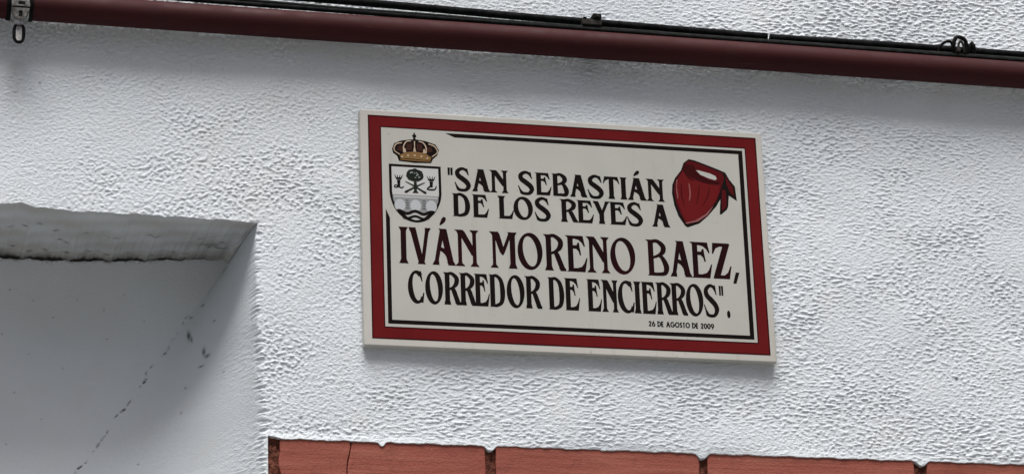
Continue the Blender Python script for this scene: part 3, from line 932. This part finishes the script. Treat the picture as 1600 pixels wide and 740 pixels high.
C_ = Flat(.12)
co_ = [(-264.9, 122.0), (-261.6, 131.0), (-251, 136.1), (-236, 138.6), (-226.4, 138.9), (-213.3, 137.2), (-199.2, 132.6), (-194.2, 124.1), (-197.1, 115.1), (-203.6, 109.1), (-206.6, 102.3), (-231, 101.4), (-254.8, 103.2), (-257.7, 111.4), (-263.4, 115.4)]
C_.poly(co_)
C_.poly([(-233.4, 138), (-228.4, 138), (-229.6, 142), (-232.4, 142)])
C_.ell(-230.9, 144.4, 3.2, 2.6, 16); C_.poly([(-232.0, 146), (-229.8, 146), (-229.9, 149.6), (-231.9, 149.6)])
crown = C_.build('crown', M['black'], plq)
C1 = Flat(.26)
C1.poly([(-253.6, 113.0), (-245, 117.5), (-231, 119.5), (-216, 117.8), (-205.6, 111.5), (-207.8, 106.0), (-231, 107.6), (-252.2, 107.8)])
C1.build('crown_band', M['gold'], crown)
C2 = Flat(.40)
for x_, z_ in ((-250, 110.4), (-241, 112.6), (-231, 113.4), (-221, 112.4), (-212, 110.0)): C2.ell(x_, z_, 1.7, 1.4, 10)
for x_, z_ in ((-246, 121.5), (-231, 123), (-216.5, 121.5)): C2.poly([(x_ - 2.2, z_ - 4), (x_ + 2.2, z_ - 4), (x_ + 1.0, z_ + 2.6), (x_ - 1.0, z_ + 2.6)])
C2.build('crown_jewel', M['tan'], crown)
C3 = Flat(.26)
for pts in ([(-258.5, 121), (-254, 128.5), (-248, 126), (-250.5, 118.5)], [(-243.5, 120.5), (-243, 131), (-234.5, 133), (-235, 121.5)], [(-227.5, 121.5), (-227.5, 133), (-219.2, 131.4), (-219.5, 120.5)], [(-213, 118.5), (-214, 127), (-206.5, 128.5), (-203.5, 121)]):
    C3.poly(pts)
C3.build('crown_lining', M['brown'], crown)
C4 = Flat(.80)
for pts in ([(-253.5, 113.5, .8), (-261.8, 120, .7), (-259, 129.5, .9), (-250, 132.5, .8)], [(-247.5, 117, .8), (-247.6, 127, .9), (-243, 134.6, .9), (-236, 136, .7)],
            [(-214.0, 117, .8), (-213.8, 127, .9), (-218, 134.0, .9), (-225, 136, .7)], [(-205, 112.5, .8), (-196.8, 120, .7), (-200.5, 129, .9), (-210, 132.8, .8)], [(-231, 120, .6), (-231, 136, .9)]):
    C4.st(pts, 5)
C4.build('crown_arch', M['tan'], crown)
C5 = Flat(.80)
C5.poly([(-252.6, 106.6), (-231, 106.0), (-207.4, 105.2), (-207.6, 104.0), (-231, 104.2), (-253, 104.9)])
C5.build('crown_rim', M['gold'], crown)

# ---- kerchief
K = Flat(.12)
K.poly([(191.6, 133.2), (200.7, 131.7), (221.3, 124.7), (240.0, 117.9), (248.4, 114.4), (254.3, 102.9), (262.3, 92.5), (264.0, 69.0), (251.7, 77.2), (249.6, 59.4), (247.4, 54.4), (237.3, 45.4), (235.5, 46.8), (237.9, 70.5), (230.5, 58.3), (216.2, 41.9), (202.1, 29.4), (183.7, 22.2), (180.1, 24.3), (170.6, 39.3), (164.9, 56.6), (162.3, 76.0), (163.6, 89.8), (168.4, 100.8), (178.7, 114.2), (183.2, 126.3)])
ker = K.build('kerchief', M['black'], plq)
K = Flat(.20); K.poly([(190.7, 130.6), (202.4, 128.4), (224.9, 120.4), (244.6, 112.9), (246.0, 104.5), (239.5, 86.3), (232.0, 68.2), (221.6, 54.0), (205.4, 38.8), (185.4, 27.3), (181.3, 29.2), (173.7, 44.0), (168.1, 60.8), (165.6, 78.1), (167.2, 91.7), (173.2, 103.6), (181.7, 116.0), (186.3, 126.5)])
K.build('kerchief_fold', M['redmid'], ker)
K = Flat(.27); K.poly([(181.8, 119.4), (186.0, 124.5), (200.2, 123.4), (201.6, 115.6), (208.7, 106.2), (225.4, 99.3), (238.7, 98.1), (236.5, 94.6), (219.3, 94.4), (201.2, 99.0), (189.4, 106.0)])
K.build('kerchief_hem', M['reddk'], ker)
K = Flat(.34); K.poly([(183.5, 114.5), (189.6, 105.0), (206.2, 97.2), (223.1, 93.2), (238.3, 92.1), (235.6, 78.2), (228.0, 64.0), (214.7, 48.6), (198.7, 36.0), (182.3, 30.7), (176.5, 44.5), (170.0, 62.7), (168.2, 80.2), (169.8, 92.1), (175.2, 103.2)])
K.build('kerchief_cloth', M['red'], ker)
K = Flat(.42)
for pts in ([(206.0, 92, .5), (203.5, 75, .7), (199.5, 60, .4)], [(222, 90, .4), (218, 74, .7), (209, 58, .3)], [(178, 92, .4), (177, 74, .8), (181, 55, .4)], [(199.5, 118, .9), (203, 110, 1.3), (212, 104, 1.1), (226, 98.6, .8), (238, 98, .6)], [(183, 124, .9), (184, 113, 1.2), (190, 103, 1.0), (199, 98, .5)]):
    K.st(pts, 5)
K.build('kerchief_crease', M['reddk'], ker)
K = Flat(.42); K.poly([(202.0, 115.6), (207.3, 115.3), (224.3, 111.4), (232.6, 107.6), (234.3, 103.3), (231.3, 101.0), (221.9, 103.4), (208.8, 108.5)])
K.build('kerchief_opening', M['cream'], ker)
K = Flat(.62)
K.poly([(188.9, 94.2), (191.0, 91.4), (192.0, 77.7), (190.4, 67.8), (188.1, 64.1), (189.7, 77.5)])
K.poly([(170.2, 98.0), (172.1, 99.1), (170.4, 86.2), (172.0, 70.7), (170.4, 66.6), (168.9, 82.2)])
K.poly([(180.4, 29.6), (196.8, 34.4), (212.6, 45.0), (226.8, 60.1), (216.3, 43.8), (200.4, 32.4), (182.1, 27.6)])
K.build('kerchief_sheen', M['pinkhl'], ker)
K = Flat(.20); K.poly([(241.2, 86.4), (246.6, 86.0), (247.8, 73.1), (246.4, 58.3), (239.3, 51.2), (240.1, 70.6)])
K.poly([(248.4, 109.5), (252.2, 100.7), (258.9, 91.0), (259.9, 76.7), (253.6, 82.8), (249.0, 94.7)])
K.build('kerchief_tail', M['redmid'], ker)

# ------------------------------------------------------------------ pipe, cables, clips
pr = .0210
path = []
for k in range(81):
    x_ = -2.6 + 5.6 * k / 80
    path.append((x_, -.0285, 3.4043 - .0035 * (x_ - .1) + .0006 * math.sin(3.1 * x_ + .4)))
o = from_bm('maroon_pipe', tube_bm(path, pr, 40), M['pipe'], None, True)
tag(o, 'long maroon painted pipe running across the wall above the plaque', 'pipe')

def cable(name, pts, r, m_, label, seg=10, n=8):
    o = from_bm(name, tube_bm(catmull(pts, n), r, seg), m_, None, True)
    return tag(o, label, 'cable')
cr_ = .0060
up_pts = [(-2.6, -.020, 3.490), (-1.4, -.020, 3.473), (-.8, -.020, 3.4605), (-.3122, -.020, 3.4538), (-.0759, -.019, 3.4492), (.0494, -.020, 3.4468), (.1864, -.020, 3.4446), (.3285, -.020, 3.4428)]
cable('black_cable', up_pts, cr_, M['cable'], 'thick black cable above the pipe, left of the small gap')
cable('black_cable', [(.3335, -.020, 3.4418), (.5401, -.020, 3.4428), (.754, -.020, 3.4416), (1.2, -.020, 3.440), (2.9, -.020, 3.436)], cr_, M['cable'], 'thick black cable above the pipe, right of the small gap')
cable('thin_cable', [(-2.6, -.036, 3.441), (-.85, -.036, 3.4335), (-.4671, -.036, 3.4305), (-.08, -.036, 3.4275), (.3233, -.036, 3.4255), (.745, -.036, 3.424), (2.9, -.036, 3.418)], .0036, M['cable'], 'thin black cable lying directly on top of the maroon pipe')
cable('grey_cable', [(-2.6, -.028, 3.462), (-.85, -.028, 3.4455), (-.4629, -.028, 3.4400), (-.3280, -.028, 3.4375), (-.195, -.028, 3.4367), (-.079, -.028, 3.4348), (.12, -.029, 3.4330), (.5, -.030, 3.4305), (2.9, -.030, 3.424)], .0028, M['cable_grey'], 'thin dark grey cable between the thick black cable and the pipe')

# black cable clip with a nailed head
cl = empty('cable_clip', (.046, 0, 3.436))
tag(cl, 'small black stepped cable clip on the cables above the middle of the plaque', 'clip')
from_bm('clip_base', box_bm(.0305, .0608, -.034, .002, 3.4365, 3.4462, .0015), M['nylon_grey'], cl, False)
from_bm('clip_head', box_bm(.0468, .0606, -.036, .002, 3.4464, 3.4556, .0018), M['nylon'], cl, False)
from_bm('clip_lug', box_bm(.0318, .0372, -.035, .001, 3.4463, 3.4490, .0010), M['nylon'], cl, False)
from_bm('nail', tube_bm([(.0537, -.0385, 3.4512), (.0537, -.034, 3.4512)], .0026, 12), M['nylon_grey'], cl, False)

# looped cable tie at the right
ti = empty('cable_tie', (.636, 0, 3.434))
tag(ti, 'looped black cable tie bunched on the cables at the right end of the pipe', 'cable tie')
def loop(name, pts, r, m_, sq=1.0):
    return from_bm(name, tube_bm(catmull(pts, 7), r, 10, sq=sq), m_, ti, True)
loop('strap', [(.6060, -.028, 3.4340), (.6090, -.031, 3.4418), (.6160, -.033, 3.4482), (.6240, -.034, 3.4498), (.6285, -.033, 3.4450), (.6290, -.031, 3.4340)], .0023, M['nylon'])
loop('strap', [(.6300, -.030, 3.4320), (.6300, -.035, 3.4450), (.6335, -.037, 3.4548), (.6400, -.038, 3.4562), (.6485, -.037, 3.4520), (.6515, -.034, 3.4430), (.6490, -.031, 3.4300)], .0032, M['nylon'])
loop('strap', [(.6360, -.037, 3.4330), (.6365, -.039, 3.4430), (.6400, -.040, 3.4485), (.6440, -.039, 3.4428), (.6460, -.036, 3.4305)], .0019, M['nylon_grey'])
loop('tie_tail', [(.6555, -.030, 3.4330, .0028), (.6570, -.033, 3.4440, .0034), (.6615, -.034, 3.4515, .0007), (.6635, -.033, 3.4450, .0036), (.6640, -.030, 3.4330, .0028)], .003, M['nylon'])
from_bm('tie_head', box_bm(.6325, .6385, -.0415, -.030, 3.4300, 3.4390, .0014), M['nylon_grey'], ti)

# steel clamp with hanging eye at the left
cx_, cy_, cz_ = -.8140, -.0285, 3.4043 + .0035 * .914 - .0003
ck = empty('pipe_clamp', (cx_, 0, cz_))
tag(ck, 'galvanised steel pipe clamp with a hanging eye at the left end', 'pipe clamp')
def band(name, x0, x1, r0, r1, m_, a0=0, a1=360, n=48):
    bm = bmesh.new(); rings = []
    cl_ = abs(a1 - a0) >= 360
    for k in range(n if cl_ else n + 1):
        a = math.radians(a0 + (a1 - a0) * k / n); c, s = math.cos(a), math.sin(a)
        rings.append([bm.verts.new((x, cy_ + r * c, cz_ + r * s)) for x, r in ((x0, r0), (x0, r1), (x1, r1), (x1, r0))])
    L = len(rings)
    for k in range(L if cl_ else L - 1):
        A_, B_ = rings[k], rings[(k + 1) % L]
        for j in range(4): bm.faces.new((A_[j], B_[j], B_[(j + 1) % 4], A_[(j + 1) % 4]))
    if not cl_:
        bm.faces.new(rings[0]); bm.faces.new(rings[-1][::-1])
    bmesh.ops.recalc_face_normals(bm, faces=bm.faces[:])
    bmesh.ops.bevel(bm, geom=[e for e in bm.edges if abs(e.verts[0].co.x - e.verts[1].co.x) < 1e-6 and len(e.link_faces) == 2 and e.calc_face_angle(0) > .8], offset=.0005, segments=2, affect='EDGES')
    return from_bm(name, bm, m_, ck)
band('rubber_liner', cx_ - .0190, cx_ + .0190, pr + .0001, pr + .0022, M['nylon'])
band('band', cx_ - .0128, cx_ + .0128, pr + .0023, pr + .0040, M['steel'])
bm = bmesh.new()
# screw housing: a stepped block on the lower front of the band
prof_ = [(-.0115, .0), (.0115, .0), (.0130, -.0080), (.0115, -.0150), (.0060, -.0240), (-.0060, -.0240), (-.0115, -.0150), (-.0130, -.0080)]
fz = cz_ - .0080
a_ = [bm.verts.new((cx_ + x_, cy_ - .0365 + .42 * (-z_), fz + z_)) for x_, z_ in prof_]
b_ = [bm.verts.new((cx_ + x_, cy_ - .0190 + .42 * (-z_), fz + z_)) for x_, z_ in prof_]
bm.faces.new(a_); bm.faces.new(b_[::-1])
for k in range(8): bm.faces.new((a_[k], b_[k], b_[(k + 1) % 8], a_[(k + 1) % 8]))
bmesh.ops.recalc_face_normals(bm, faces=bm.faces[:])
bmesh.ops.bevel(bm, geom=bm.edges[:], offset=.0009, segments=2, affect='EDGES')
hs = from_bm('screw_housing', bm, M['steel'], ck)
sl = lambda n_, x0, x1, z0, z1: from_bm(n_, box_bm(cx_ + x0, cx_ + x1, cy_ - .0385 + .42 * -(z1 - fz + (z0 - z1) / 2), cy_ - .030, z0, z1, .0006), M['nylon'], hs)
sl('slot', -.0125, .0125, fz - .0106, fz - .0088)
sl('screw_recess', -.0040, .0055, fz - .0060, fz - .0020)
sl('neck_slot', -.0028, .0024, fz - .0235, fz - .0140)
from_bm('nut', tube_bm([(cx_ - .001, cy_ - .014, fz - .0310), (cx_ - .001, cy_ - .014, fz - .0235)], .0082, 6), M['steel'], ck)
ez = fz - .0310
eye = []
for k in range(36):
    a = 2 * math.pi * k / 36
    c, s = math.cos(a), math.sin(a)
    eye.append((cx_ - .001 + .0070 * math.copysign(abs(c) ** .75, c), cy_ - .014, ez - .0118 + .0140 * math.copysign(abs(s) ** .75, s)))
from_bm('hanging_eye', tube_bm(eye, .0024, 10, True), M['nylon'], ck, True)
from_bm('eye_plate', box_bm(cx_ - .0055, cx_ + .0035, cy_ - .0150, cy_ - .0130, ez - .0238, ez - .0005, .0006), M['steel'], ck)
